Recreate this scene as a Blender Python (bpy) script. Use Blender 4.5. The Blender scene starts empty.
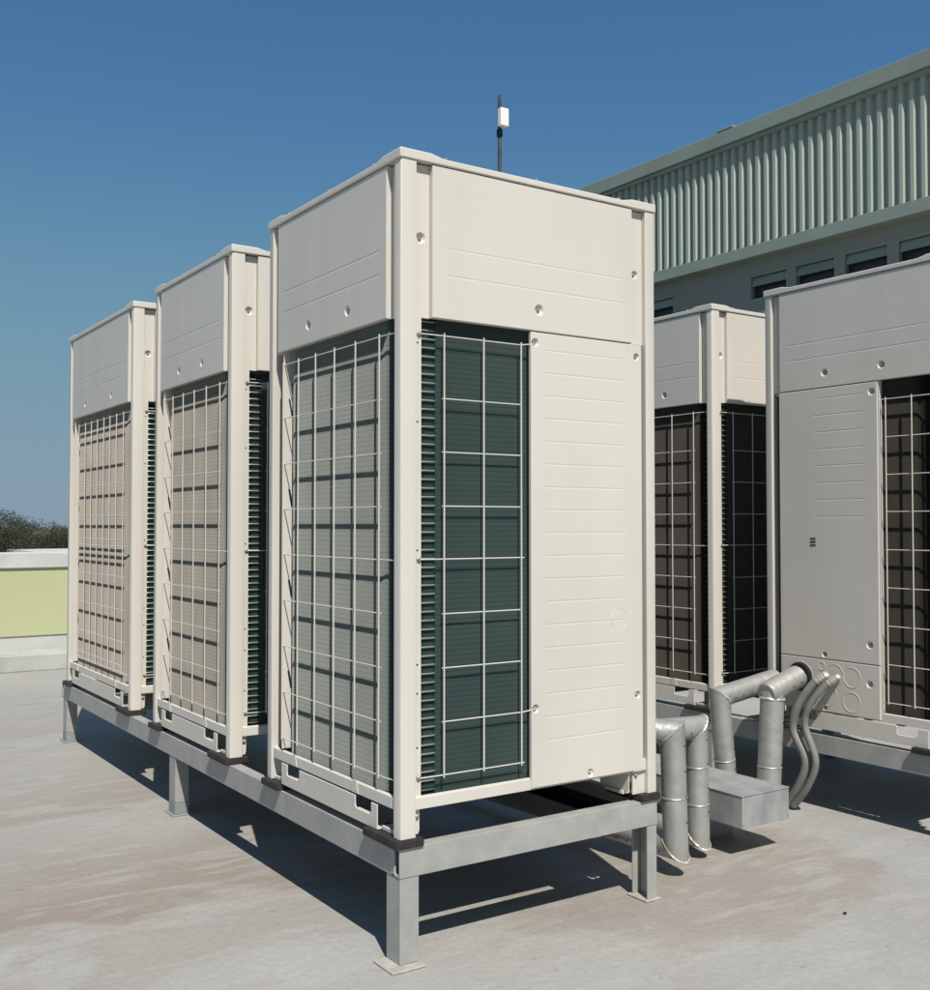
import bpy, bmesh, math, random
from mathutils import Vector, Matrix
R = math.radians
random.seed(7)
sc = bpy.context.scene

# ------------------------------------------------------------------ camera
cam_d = bpy.data.cameras.new('camera')
cam_d.sensor_fit = 'HORIZONTAL'; cam_d.sensor_width = 36.0
cam_d.lens = 1067.04 / 930.0 * 36.0
cam_d.clip_start = 0.05; cam_d.clip_end = 9000
cam = bpy.data.objects.new('camera', cam_d)
sc.collection.objects.link(cam)
cam.location = (-1.2852, -2.1786, 0.7412)
cam.rotation_euler = (R(90 + 1.609), 0, R(-34.0))
sc.camera = cam

# ------------------------------------------------------------------ light
SUN = Vector((0.23, 0.70, -1.0)).normalized()          # direction the light travels
elev = math.asin(-SUN.z)
az = math.atan2(-SUN.x, -SUN.y)                         # clockwise from +Y
w = bpy.data.worlds.new('World'); sc.world = w; w.use_nodes = True
nt = w.node_tree; nt.nodes.clear()
sky = nt.nodes.new('ShaderNodeTexSky'); sky.sky_type = 'NISHITA'; sky.sun_disc = False
sky.sun_elevation = elev; sky.sun_rotation = az
sky.altitude = 0; sky.air_density = 1.0; sky.dust_density = 0.35; sky.ozone_density = 2.2
bg = nt.nodes.new('ShaderNodeBackground'); bg.inputs['Strength'].default_value = 0.062
wo = nt.nodes.new('ShaderNodeOutputWorld')
SK = 0.062
def vscale(src, k):
    v = nt.nodes.new('ShaderNodeVectorMath'); v.operation = 'SCALE'; v.inputs['Scale'].default_value = k
    nt.links.new(src, v.inputs[0]); return v.outputs[0]
cv = nt.nodes.new('ShaderNodeRGBCurve')            # grades the clear-sky colour as the camera recorded it
for ch, pts in enumerate((((.076, .055), (.168, .135), (.445, .212), (1, .26)), ((.127, .150), (.262, .268), (.485, .300), (1, .33)), ((.223, .315), (.36, .375), (.55, .37), (1, .38)))):
    c_ = cv.mapping.curves[ch]; c_.points[0].location = (0, 0); c_.points[1].location = pts[-1]
    for p_ in pts[:-1]: c_.points.new(*p_)
cv.mapping.update()
nt.links.new(vscale(sky.outputs[0], SK), cv.inputs['Color'])
nt.links.new(vscale(cv.outputs[0], 1 / SK), bg.inputs[0]); nt.links.new(bg.outputs[0], wo.inputs[0])
sl = bpy.data.lights.new('sun', 'SUN'); sl.energy = 5.0; sl.angle = R(0.5); sl.color = (1.0, 0.945, 0.87)
so = bpy.data.objects.new('sun', sl); sc.collection.objects.link(so)
so.rotation_euler = SUN.to_track_quat('-Z', 'Y').to_euler(); so.location = (-3, -8, 12)
sc.view_settings.view_transform = 'Standard'; sc.view_settings.look = 'None'
sc.view_settings.exposure = 0.17; sc.view_settings.gamma = 1.0
sc.view_settings.use_curve_mapping = False
sc.cycles.max_bounces = 6

GZ = -0.2965        # roof deck level
W, D0, H = 0.828, 0.770, 1.62
UX, UY4, UX5 = 1.968, 0.846, 1.968

# ------------------------------------------------------------------ materials
def mat(name, col, rough=0.5, metal=0.0, col2=None, nscale=6.0, lo=0.35, hi=0.7, bump=0.0, bscale=60.0, spec=0.5, stretch=(1, 1, 1), space='Object', detail=6.0):
    m = bpy.data.materials.new(name); m.use_nodes = True
    n = m.node_tree; b = n.nodes['Principled BSDF']
    b.inputs['Base Color'].default_value = (*col, 1); b.inputs['Roughness'].default_value = rough
    b.inputs['Metallic'].default_value = metal
    b.inputs['Specular IOR Level'].default_value = spec
    tc = n.nodes.new('ShaderNodeTexCoord'); mp = n.nodes.new('ShaderNodeMapping')
    mp.inputs['Scale'].default_value = stretch
    n.links.new(tc.outputs[space], mp.inputs[0])
    if col2 is not None:
        t = n.nodes.new('ShaderNodeTexNoise'); t.inputs['Scale'].default_value = nscale; t.inputs['Detail'].default_value = detail
        r = n.nodes.new('ShaderNodeValToRGB')
        r.color_ramp.elements[0].position = lo; r.color_ramp.elements[1].position = hi
        r.color_ramp.elements[0].color = (*col, 1); r.color_ramp.elements[1].color = (*col2, 1)
        n.links.new(mp.outputs[0], t.inputs[0]); n.links.new(t.outputs[0], r.inputs[0]); n.links.new(r.outputs[0], b.inputs['Base Color'])
        rr = n.nodes.new('ShaderNodeMapRange'); rr.inputs[3].default_value = rough - 0.08; rr.inputs[4].default_value = rough + 0.1
        n.links.new(t.outputs[0], rr.inputs[0]); n.links.new(rr.outputs[0], b.inputs['Roughness'])
    if bump:
        t2 = n.nodes.new('ShaderNodeTexNoise'); t2.inputs['Scale'].default_value = bscale; t2.inputs['Detail'].default_value = 4
        bp = n.nodes.new('ShaderNodeBump'); bp.inputs['Strength'].default_value = bump; bp.inputs['Distance'].default_value = 0.01
        n.links.new(mp.outputs[0], t2.inputs[0]); n.links.new(t2.outputs[0], bp.inputs['Height']); n.links.new(bp.outputs[0], b.inputs['Normal'])
    return m

M = {}
M['ivory'] = mat('ivory_paint', (0.585, 0.556, 0.50), 0.42, 0, (0.53, 0.50, 0.445), 4.0, 0.4, 0.75, 0.04, 120, spec=0.35, stretch=(1, 1, .3))
M['wire'] = mat('wire_coating', (0.56, 0.53, 0.48), 0.4)
M['fin'] = None
M['dark'] = mat('dark_interior', (0.012, 0.014, 0.014), 0.8, spec=0.1)
M['pan'] = mat('galvanised_pan', (0.09, 0.09, 0.085), 0.6, 0.0, (0.05, 0.05, 0.045), 8)
M['tube'] = mat('bare_tube', (0.30, 0.33, 0.32), 0.4, 0.6)
M['screw'] = mat('screw_steel', (0.36, 0.34, 0.30), 0.4, 0.35, (0.20, 0.17, 0.14), 300, 0.4, 0.6)
M['rubber'] = mat('black_rubber', (0.018, 0.018, 0.017), 0.8, 0, (0.035, 0.033, 0.03), 40, 0.45, 0.7, 0.5, 260)
M['frame'] = mat('grey_frame_paint', (0.285, 0.29, 0.28), 0.5, 0, (0.355, 0.35, 0.325), 14.0, 0.36, 0.68, 0.08, 160)
M['frame2'] = mat('darker_touch_up_paint', (0.22, 0.235, 0.235), 0.55, 0, (0.26, 0.27, 0.26), 14, 0.4, 0.7, 0.12, 90)
M['plate'] = mat('cream_base_plate', (0.40, 0.385, 0.335), 0.7, 0, (0.32, 0.305, 0.275), 30, 0.4, 0.65, 0.3, 90)
M['alu'] = mat('aluminium_jacket', (0.46, 0.46, 0.44), 0.46, 0.55, (0.36, 0.36, 0.345), 12, 0.35, 0.7, 0.35, 26)
M['foil'] = mat('torn_foil_tape', (0.62, 0.60, 0.56), 0.5, 0.4, (0.5, 0.47, 0.42), 60, 0.4, 0.6)
M['galv'] = mat('galvanised_box', (0.42, 0.43, 0.42), 0.45, 0.35, (0.30, 0.31, 0.31), 16, 0.4, 0.66, 0.05, 40, stretch=(1, 1, 0.4))
M['conduit'] = mat('grey_conduit', (0.19, 0.185, 0.175), 0.6, 0, (0.15, 0.145, 0.135), 20)
M['brass'] = mat('connector_metal', (0.42, 0.40, 0.36), 0.5, 0.4)
M['black'] = mat('black_mark', (0.008, 0.008, 0.008), 0.6)
M['bgreen'] = mat('grey_green_cladding', (0.345, 0.41, 0.355), 0.5, 0, (0.38, 0.40, 0.35), 1.2, 0.35, 0.7)
M['bgreen2'] = mat('grey_green_trim', (0.26, 0.315, 0.27), 0.55, 0, (0.225, 0.265, 0.235), 1.5, 0.35, 0.72)
M['bwall'] = mat('grey_green_wall', (0.235, 0.262, 0.232), 0.7, 0, (0.255, 0.255, 0.225), 1.1, 0.4, 0.68, 0.1, 30)
M['winglass'] = mat('dark_window_glass', (0.03, 0.036, 0.034), 0.4)
M['pwhite'] = mat('parapet_render', (0.50, 0.52, 0.49), 0.8, 0, (0.40, 0.41, 0.39), 3.5, 0.4, 0.72, 0.2, 40)
M['pgrey'] = mat('stained_render', (0.42, 0.425, 0.40), 0.85, 0, (0.25, 0.255, 0.245), 2.2, 0.36, 0.66, 0.25, 40)
M['pgreen'] = mat('pale_green_paint', (0.42, 0.44, 0.25), 0.8, 0, (0.40, 0.425, 0.24), 2.0, 0.4, 0.7, 0.05, 60)
M['bark'] = mat('bark', (0.10, 0.08, 0.06), 0.9)
M['leafA'] = mat('leaf_brown_green', (0.045, 0.05, 0.034), 0.9, 0, (0.075, 0.068, 0.052), 0.6, 0.4, 0.6)
M['leafB'] = mat('leaf_dark_green', (0.035, 0.045, 0.028), 0.9, 0, (0.055, 0.06, 0.038), 0.6, 0.4, 0.6)
M['farwhite'] = mat('white_render', (0.66, 0.66, 0.63), 0.8)
M['farroof'] = mat('far_roof_sheet', (0.5, 0.5, 0.49), 0.7)
M['mast'] = mat('dark_mast', (0.035, 0.037, 0.036), 0.5, 0, (0.07, 0.075, 0.06), 8)
M['abox'] = mat('white_plastic', (0.80, 0.78, 0.74), 0.4)
M['land'] = mat('far_land', (0.09, 0.095, 0.06), 0.95, 0, (0.16, 0.15, 0.12), 0.02, 0.4, 0.6)

for k_ in ('leafA', 'leafB'):                       # thin leaves let light through
    n_ = M[k_].node_tree; tr_ = n_.nodes.new('ShaderNodeBsdfTranslucent'); mx_ = n_.nodes.new('ShaderNodeMixShader'); mx_.inputs[0].default_value = 0.45
    tr_.inputs[0].default_value = (0.10, 0.095, 0.065, 1); b_ = n_.nodes['Principled BSDF']; o_ = n_.nodes['Material Output']
    b_.inputs['Specular IOR Level'].default_value = 0.05
    n_.links.new(b_.outputs[0], mx_.inputs[1]); n_.links.new(tr_.outputs[0], mx_.inputs[2]); n_.links.new(mx_.outputs[0], o_.inputs[0])
def fin_material(name='coil_fins', k1=(0.46, 0.395, 0.345), k2=(0.55, 0.475, 0.415), k3=(0.37, 0.32, 0.28)):
    m = bpy.data.materials.new(name); m.use_nodes = True
    n = m.node_tree; b = n.nodes['Principled BSDF']
    b.inputs['Roughness'].default_value = 0.6; b.inputs['Specular IOR Level'].default_value = 0.2
    tc = n.nodes.new('ShaderNodeTexCoord'); sp = n.nodes.new('ShaderNodeSeparateXYZ')
    n.links.new(tc.outputs['Object'], sp.inputs[0])
    mu = n.nodes.new('ShaderNodeMath'); mu.operation = 'MULTIPLY'; mu.inputs[1].default_value = 1 / 0.0127
    fr = n.nodes.new('ShaderNodeMath'); fr.operation = 'FRACT'
    lt = n.nodes.new('ShaderNodeMath'); lt.operation = 'LESS_THAN'; lt.inputs[1].default_value = 0.12
    n.links.new(sp.outputs['Z'], mu.inputs[0]); n.links.new(mu.outputs[0], fr.inputs[0]); n.links.new(fr.outputs[0], lt.inputs[0])
    ns = n.nodes.new('ShaderNodeTexNoise'); ns.inputs['Scale'].default_value = 5; ns.inputs['Detail'].default_value = 8
    r = n.nodes.new('ShaderNodeValToRGB')
    r.color_ramp.elements[0].position = .35; r.color_ramp.elements[1].position = .7
    r.color_ramp.elements[0].color = (*k1, 1); r.color_ramp.elements[1].color = (*k2, 1)
    n.links.new(tc.outputs['Object'], ns.inputs[0]); n.links.new(ns.outputs[0], r.inputs[0])
    mx = n.nodes.new('ShaderNodeMix'); mx.data_type = 'RGBA'
    mx.inputs[7].default_value = (*k3, 1)
    n.links.new(lt.outputs[0], mx.inputs[0]); n.links.new(r.outputs[0], mx.inputs[6]); n.links.new(mx.outputs[2], b.inputs['Base Color'])
    return m
M['fin'] = fin_material()
M['fincore'] = fin_material('blue_green_fin_coating', (0.040, 0.098, 0.096), (0.048, 0.112, 0.108), (0.016, 0.042, 0.041))
M['fincore2'] = mat('deep_coil_coating', (0.02, 0.036, 0.035), 0.7)
M['tray'] = mat('dark_cable_tray', (0.05, 0.05, 0.048), 0.6)

def deck_material():
    m = bpy.data.materials.new('roof_deck_coating'); m.use_nodes = True
    n = m.node_tree; b = n.nodes['Principled BSDF']; L = n.links.new
    b.inputs['Specular IOR Level'].default_value = 0.25
    tc = n.nodes.new('ShaderNodeTexCoord')
    def noise(scale, detail=5, st=(1, 1, 1), loc=(0, 0, 0), dist=0.0, rot=0.0):
        mp = n.nodes.new('ShaderNodeMapping'); mp.inputs['Scale'].default_value = st; mp.inputs['Location'].default_value = loc
        mp.inputs['Rotation'].default_value = (0, 0, rot)
        t = n.nodes.new('ShaderNodeTexNoise'); t.inputs['Scale'].default_value = scale; t.inputs['Detail'].default_value = detail; t.inputs['Distortion'].default_value = dist
        L(tc.outputs['Object'], mp.inputs[0]); L(mp.outputs[0], t.inputs[0]); return t.outputs[0]
    def ramp(src, pts):
        r = n.nodes.new('ShaderNodeValToRGB'); els = r.color_ramp.elements
        while len(els) < len(pts): els.new(0.5)
        for e, (p, c) in zip(els, pts):
            e.position = p; e.color = (c[0], c[1], c[2], 1) if not isinstance(c, float) else (c, c, c, 1)
        L(src, r.inputs[0]); return r.outputs[0]
    def mix(f, a, bb, mode='MIX'):
        x = n.nodes.new('ShaderNodeMix'); x.data_type = 'RGBA'; x.blend_type = mode
        for s, v in ((0, f), (6, a), (7, bb)):
            if isinstance(v, (int, float)): x.inputs[s].default_value = v
            elif isinstance(v, tuple): x.inputs[s].default_value = (*v, 1)
            else: L(v, x.inputs[s])
        return x.outputs[2]
    base = ramp(noise(1.3, 8), [(0.3, (0.30, 0.303, 0.288)), (0.7, (0.345, 0.343, 0.325))])
    # brownish dried puddle stains with crisp edges
    st = ramp(noise(0.95, 5, (1, 1, 1), (3.1, 1.7, 0), 0.9), [(0.490, 0.0), (0.512, 1.0), (0.60, 0.6), (0.80, 0.35)])
    sx_ = n.nodes.new('ShaderNodeSeparateXYZ'); L(tc.outputs['Object'], sx_.inputs[0])
    mr = n.nodes.new('ShaderNodeMapRange'); mr.interpolation_type = 'SMOOTHSTEP'
    mr.inputs[1].default_value = 0.9; mr.inputs[2].default_value = -0.7; mr.inputs[3].default_value = 0.42; mr.inputs[4].default_value = 0.95
    L(sx_.outputs['X'], mr.inputs[0])
    mm = n.nodes.new('ShaderNodeMath'); mm.operation = 'MULTIPLY'; L(st, mm.inputs[0]); L(mr.outputs[0], mm.inputs[1]); st = mm.outputs[0]
    wm = n.nodes.new('ShaderNodeMapRange'); wm.interpolation_type = 'SMOOTHSTEP'
    wm.inputs[1].default_value = 1.6; wm.inputs[2].default_value = -1.2; wm.inputs[3].default_value = 0.0; wm.inputs[4].default_value = 0.12
    L(sx_.outputs['X'], wm.inputs[0])
    base = mix(wm.outputs[0], base, (0.325, 0.298, 0.265))
    # tide lines of dried puddles beside the left row: bands along X with wandering edges
    def math_(op, a, b_=None):
        q = n.nodes.new('ShaderNodeMath'); q.operation = op
        for i_, v_ in ((0, a), (1, b_)):
            if v_ is None: continue
            if isinstance(v_, (int, float)): q.inputs[i_].default_value = v_
            else: L(v_, q.inputs[i_])
        return q.outputs[0]
    wob = math_('MULTIPLY', math_('SUBTRACT', noise(1.15, 6, (1, 1, 1), (5.3, 2.2, 0), 0.4), 0.5), 1.25)
    yy = math_('MULTIPLY', math_('ADD', math_('ADD', sx_.outputs['Y'], wob), 1.0), 1 / 7.0)
    f_ = lambda y_: (y_ + 1.0) / 7.0
    bands = ramp(yy, [(f_(.55), 0.0), (f_(.66), 0.95), (f_(1.15), 0.65), (f_(1.55), 0.18), (f_(1.85), 0.10), (f_(1.92), 0.7), (f_(2.35), 0.5), (f_(2.6), 0.08), (f_(3.4), 0.10), (f_(3.46), 0.5), (f_(4.1), 0.15), (f_(5.0), 0.1)])
    xm = n.nodes.new('ShaderNodeMapRange'); xm.interpolation_type = 'SMOOTHSTEP'
    xm.inputs[1].default_value = 1.2; xm.inputs[2].default_value = -0.1; xm.inputs[3].default_value = 0.0; xm.inputs[4].default_value = 1.0
    L(sx_.outputs['X'], xm.inputs[0])
    bnd = math_('MULTIPLY', bands, xm.outputs[0])
    # a second warm patch under and before the front beam
    vd = n.nodes.new('ShaderNodeVectorMath'); vd.operation = 'DISTANCE'; vd.inputs[1].default_value = (0.95, 0.22, GZ)
    L(tc.outputs['Object'], vd.inputs[0])
    pr_ = ramp(math_('ADD', vd.outputs['Value'], wob), [(0.45, 0.75), (0.58, 0.55), (0.62, 0.12), (0.85, 0.0)])
    st = math_('MAXIMUM', math_('MULTIPLY', st, 0.45), math_('MAXIMUM', bnd, pr_))
    c1 = mix(st, base, (0.246, 0.212, 0.179))
    st2 = ramp(noise(2.1, 6, (1, 1, 1), (-4.2, 7.7, 0), 0.8), [(0.50, 0.0), (0.54, 0.35), (0.62, 0.2), (0.85, 0.15)])
    c2 = mix(st2, c1, (0.295, 0.272, 0.246))
    # pale chalky streaks
    wv = ramp(noise(3.2, 8, (1.0, 4.0, 1), (1, 2, 0), 1.2, 0.3), [(0.50, 0.0), (0.66, 0.5)])
    c3 = mix(wv, c2, (0.36, 0.352, 0.335))
    fine = ramp(noise(70, 5), [(0.3, 0.86), (0.7, 1.08)])
    c4 = mix(0.55, c3, fine, 'MULTIPLY')
    sp = ramp(noise(28, 2), [(0.26, 0.72), (0.30, 1.0)])
    c5 = mix(0.6, c4, sp, 'MULTIPLY')
    L(c5, b.inputs['Base Color'])
    b.inputs['Roughness'].default_value = 0.62
    bp = n.nodes.new('ShaderNodeBump'); bp.inputs['Strength'].default_value = 0.25; bp.inputs['Distance'].default_value = 0.01
    L(noise(38, 6), bp.inputs['Height']); L(bp.outputs[0], b.inputs['Normal'])
    return m
M['deck'] = deck_material()

# ------------------------------------------------------------------ helpers
COL = sc.collection
class MB:
    def __init__(s): s.v = []; s.f = []
    def add(s, vs, fs):
        o = len(s.v); s.v += [tuple(p) for p in vs]; s.f += [tuple(o + i for i in f) for f in fs]; return s
    def box(s, x0, x1, y0, y1, z0, z1):
        vs = [(x, y, z) for z in (z0, z1) for y in (y0, y1) for x in (x0, x1)]
        return s.add(vs, [(0, 2, 3, 1), (4, 5, 7, 6), (0, 1, 5, 4), (2, 6, 7, 3), (0, 4, 6, 2), (1, 3, 7, 5)])
    def prism(s, prof, a, b, P):                      # prof: list of (p,q); P(t,p,q)->xyz ; closed extrusion from a to b
        n = len(prof)
        vs = [P(a, *p) for p in prof] + [P(b, *p) for p in prof]
        fs = [(i, (i + 1) % n, n + (i + 1) % n, n + i) for i in range(n)] + [tuple(range(n))[::-1], tuple(range(n, 2 * n))]
        return s.add(vs, fs)
    def cyl(s, a, b, r, n=16, r2=None, cap=True):
        a = Vector(a); b = Vector(b); d = (b - a).normalized(); r2 = r if r2 is None else r2
        u = d.orthogonal().normalized(); v = d.cross(u)
        vs = []
        for c, rr in ((a, r), (b, r2)):
            vs += [c + (u * math.cos(2 * math.pi * i / n) + v * math.sin(2 * math.pi * i / n)) * rr for i in range(n)]
        fs = [(i, (i + 1) % n, n + (i + 1) % n, n + i) for i in range(n)]
        if cap: fs += [tuple(range(n))[::-1], tuple(range(n, 2 * n))]
        return s.add(vs, fs)
    def sweep(s, pts, r, n=10, cap=True):               # constant-section tube along a polyline, mitred at the corners
        pts = [Vector(p) for p in pts]; rings = []
        d0 = (pts[1] - pts[0]).normalized(); u = d0.orthogonal().normalized()
        for i, p in enumerate(pts):
            di = (pts[i] - pts[i - 1]).normalized() if i else d0
            do = (pts[i + 1] - pts[i]).normalized() if i < len(pts) - 1 else di
            u = (u - di * u.dot(di)).normalized(); v = di.cross(u)
            nrm = (di + do).normalized(); ring = []
            for k in range(n):
                a = 2 * math.pi * k / n; o = (u * math.cos(a) + v * math.sin(a)) * r
                ring.append(p + o - di * (o.dot(nrm) / di.dot(nrm)))
            rings.append(ring); 
            if i < len(pts) - 1:
                q = di.rotation_difference(do); u = q @ u
        vs = [q for rg in rings for q in rg]; fs = []
        for j in range(len(rings) - 1):
            for k in range(n):
                fs.append((j * n + k, j * n + (k + 1) % n, (j + 1) * n + (k + 1) % n, (j + 1) * n + k))
        if cap: fs += [tuple(range(n))[::-1], tuple(range((len(rings) - 1) * n, len(rings) * n))]
        return s.add(vs, fs)
    def torus(s, c, axis, Rr, r, n=28, m=8):
        c = Vector(c); ax = Vector(axis).normalized(); u = ax.orthogonal().normalized(); v = ax.cross(u); vs = []; fs = []
        for i in range(n):
            a = 2 * math.pi * i / n; rad = u * math.cos(a) + v * math.sin(a)
            for j in range(m):
                b = 2 * math.pi * j / m; vs.append(c + rad * (Rr + r * math.cos(b)) + ax * r * math.sin(b))
        for i in range(n):
            for j in range(m): fs.append((i * m + j, ((i + 1) % n) * m + j, ((i + 1) % n) * m + (j + 1) % m, i * m + (j + 1) % m))
        return s.add(vs, fs)
    def build(s, name, m, parent=None, bevel=0.0, smooth=False, seg=2, recalc=True):
        me = bpy.data.meshes.new(name); me.from_pydata(s.v, [], s.f); me.update()
        if recalc:
            bm = bmesh.new(); bm.from_mesh(me); bmesh.ops.recalc_face_normals(bm, faces=bm.faces[:]); bm.to_mesh(me); bm.free()
        me.materials.append(M[m] if isinstance(m, str) else m)
        o = bpy.data.objects.new(name, me); COL.objects.link(o)
        if parent is not None: o.parent = parent
        if smooth:
            me.polygons.foreach_set('use_smooth', [True] * len(me.polygons))
            try: me.set_sharp_from_angle(angle=R(35))
            except Exception: pass
        if bevel:
            b = o.modifiers.new('bevel', 'BEVEL'); b.width = bevel; b.segments = seg; b.limit_method = 'ANGLE'; b.angle_limit = R(40)
        return o
def empty(name, loc=(0, 0, 0), rz=0.0):
    o = bpy.data.objects.new(name, None); COL.objects.link(o); o.location = loc; o.rotation_euler = (0, 0, rz); o.empty_display_size = 0.1; return o
def tag(o, label=None, cat=None, group=None, kind=None):
    if label: o['label'] = label
    if cat: o['category'] = cat
    if group: o['group'] = group
    if kind: o['kind'] = kind
    return o
def kids(o): return [c for c in bpy.data.objects if c.parent == o]
def copy_tree(o, parent=None):
    c = o.copy(); COL.objects.link(c); c.parent = parent
    for ch in kids(o): copy_tree(ch, c)
    return c

# ------------------------------------------------------------------ roof deck and surroundings
d = MB().box(-16, 9.80, -14, 6.35, GZ - 0.35, GZ); tag(d.build('roof_deck', 'deck'), kind='structure')
g = MB().add([(-4000, -4000, -8), (4000, -4000, -8), (4000, 4000, -8), (-4000, 4000, -8)], [(0, 1, 2, 3)])
tag(g.build('ground', 'land'), kind='structure')
tag(MB().box(-15.9, 9.79, -13.9, 6.25, -8, GZ - 0.36).build('lower_storey', 'pwhite'), 'rendered storey below the roof the cooling units stand on', 'building')

# ------------------------------------------------------------------ condensing unit
def frames(D):
    return {'front': (lambda u, v, d: (u, -d, v), W), 'left': (lambda u, v, d: (-d, u, v), D),
            'right': (lambda u, v, d: (W + d, u, v), D), 'back': (lambda u, v, d: (u, D + d, v), W)}

GD = 0.0006
def plate_face(mb, P, u0, u1, v0, v1, holes, d0=0.0):
    """flat face with round countersunk dimples, split by guillotine cuts"""
    if u1 - u0 < 1e-6 or v1 - v0 < 1e-6: return
    hs = [h for h in holes if (len(h) == 3 and u0 < h[0] < u1 and v0 < h[1] < v1) or (len(h) == 4 and min(h[1], u1) - max(h[0], u0) > .02 and v0 < h[2] < v1)]
    if hs and len(hs[0]) == 4:
        ga, gb, gv, gh = hs[0]; rest = hs[1:]; ga, gb = max(ga, u0), min(gb, u1); k = 0.9 * gh
        plate_face(mb, P, u0, u1, v0, gv - gh, rest, d0); plate_face(mb, P, u0, u1, gv + gh, v1, rest, d0)
        plate_face(mb, P, u0, ga, gv - gh, gv + gh, rest, d0); plate_face(mb, P, gb, u1, gv - gh, gv + gh, rest, d0)
        mb.add([P(ga, gv - gh, d0), P(gb, gv - gh, d0), P(gb, gv + gh, d0), P(ga, gv + gh, d0), P(ga + k, gv, d0 - GD), P(gb - k, gv, d0 - GD)], [(0, 1, 5, 4), (4, 5, 2, 3), (0, 4, 3), (1, 2, 5)])
        return
    if not hs:
        mb.add([P(u0, v0, d0), P(u1, v0, d0), P(u1, v1, d0), P(u0, v1, d0)], [(0, 1, 2, 3)]); return
    hu, hv, r = hs[0]; q = r * 1.15
    a0, a1, b0, b1 = max(hu - q, u0), min(hu + q, u1), max(hv - q, v0), min(hv + q, v1)
    rest = hs[1:]
    plate_face(mb, P, u0, u1, v0, b0, rest, d0); plate_face(mb, P, u0, u1, b1, v1, rest, d0)
    plate_face(mb, P, u0, a0, b0, b1, rest, d0); plate_face(mb, P, a1, u1, b0, b1, rest, d0)
    n = 24; sq = []; ci = []; c2 = []
    for i in range(n):
        a = 2 * math.pi * i / n; ca, sa = math.cos(a), math.sin(a); k = 1 / max(abs(ca), abs(sa))
        uu = min(max(hu + q * ca * k, a0), a1); vv = min(max(hv + q * sa * k, b0), b1)
        sq.append(P(uu, vv, d0)); ci.append(P(hu + r * ca, hv + r * sa, d0)); c2.append(P(hu + r * .5 * ca, hv + r * .5 * sa, d0 - 0.0075))
    fs = []
    for i in range(n):
        j = (i + 1) % n; fs += [(i, j, n + j, n + i), (n + i, n + j, 2 * n + j, 2 * n + i)]
    mb.add(sq + ci + c2, fs + [tuple(range(2 * n, 3 * n))])

def ridge(mb, P, u0, u1, v, d0=0.0, h=0.009, t=0.0009):
    """pressed stiffening line: a shallow wedge"""
    e = 0.004
    vs = [P(u0, v - h / 2, d0 + .0002), P(u1, v - h / 2, d0 + .0002), P(u1 - e, v - h * .2, d0 + t), P(u0 + e, v - h * .2, d0 + t), P(u1, v + h, d0 + .0002), P(u0, v + h, d0 + .0002)]
    mb.add(vs, [(0, 1, 2, 3), (3, 2, 4, 5), (0, 3, 5), (1, 4, 2)])

def ring_mark(mb, P, u, v, r, d0=0.0, a0=0, a1=360, t=0.0006):
    n = 28; vs = []; fs = []
    for i in range(n + 1):
        a = R(a0 + (a1 - a0) * i / n)
        for rr, dd in ((r - t, d0 + .0001), (r, d0 + .0001 + t * .9), (r + t, d0 + .0001)):
            vs.append(P(u + rr * math.cos(a), v + rr * math.sin(a), dd))
    for i in range(n):
        k = 3 * i; fs += [(k, k + 3, k + 4, k + 1), (k + 1, k + 4, k + 5, k + 2)]
    mb.add(vs, fs)

def screw(P, u, v, d, parent, r=0.0055, washer=False):
    m = MB(); 
    a = Vector(P(u, v, d)); b = Vector(P(u, v, d + 0.0035)); c = Vector(P(u, v, d + 0.0055))
    if washer: m.cyl(a, Vector(P(u, v, d + .0012)), r * 1.5, 16)
    m.cyl(a, b, r, 12); m.cyl(b, c, r, 12, r * .6)
    up = Vector(P(u + r * .5, v, d + .0058)); dn = Vector(P(u - r * .5, v, d + .0058))
    return m.build('screw', 'screw', parent, smooth=True)

def panel(name, parent, P, u0, u1, v0, v1, depth=0.015, holes=(), grooves=(), rings=(), d0=0.0, ch=0.0018):
    mb = MB()
    plate_face(mb, P, u0 + ch, u1 - ch, v0 + ch, v1 - ch, list(holes) + [(g_[0], g_[1], g_[2], 0.0030) for g_ in grooves], d0)
    A = [(u0 + ch, v0 + ch), (u1 - ch, v0 + ch), (u1 - ch, v1 - ch), (u0 + ch, v1 - ch)]; B = [(u0, v0), (u1, v0), (u1, v1), (u0, v1)]
    vs = [P(*p, d0) for p in A] + [P(*p, d0 - ch) for p in B] + [P(*p, d0 - depth) for p in B]
    fs = []
    for i in range(4):
        j = (i + 1) % 4; fs += [(i, j, 4 + j, 4 + i), (4 + i, 4 + j, 8 + j, 8 + i)]
    mb.add(vs, fs)
    for rg in rings: ring_mark(mb, P, *rg[:3], d0=d0, a0=rg[3] if len(rg) > 3 else 0, a1=rg[4] if len(rg) > 4 else 360, t=.0007 if len(rg) > 3 else .0012)
    o = mb.build(name, 'ivory', parent)
    for h in holes: screw(P, h[0], h[1], d0 - 0.0075, o, 0.0046)
    return o

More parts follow.
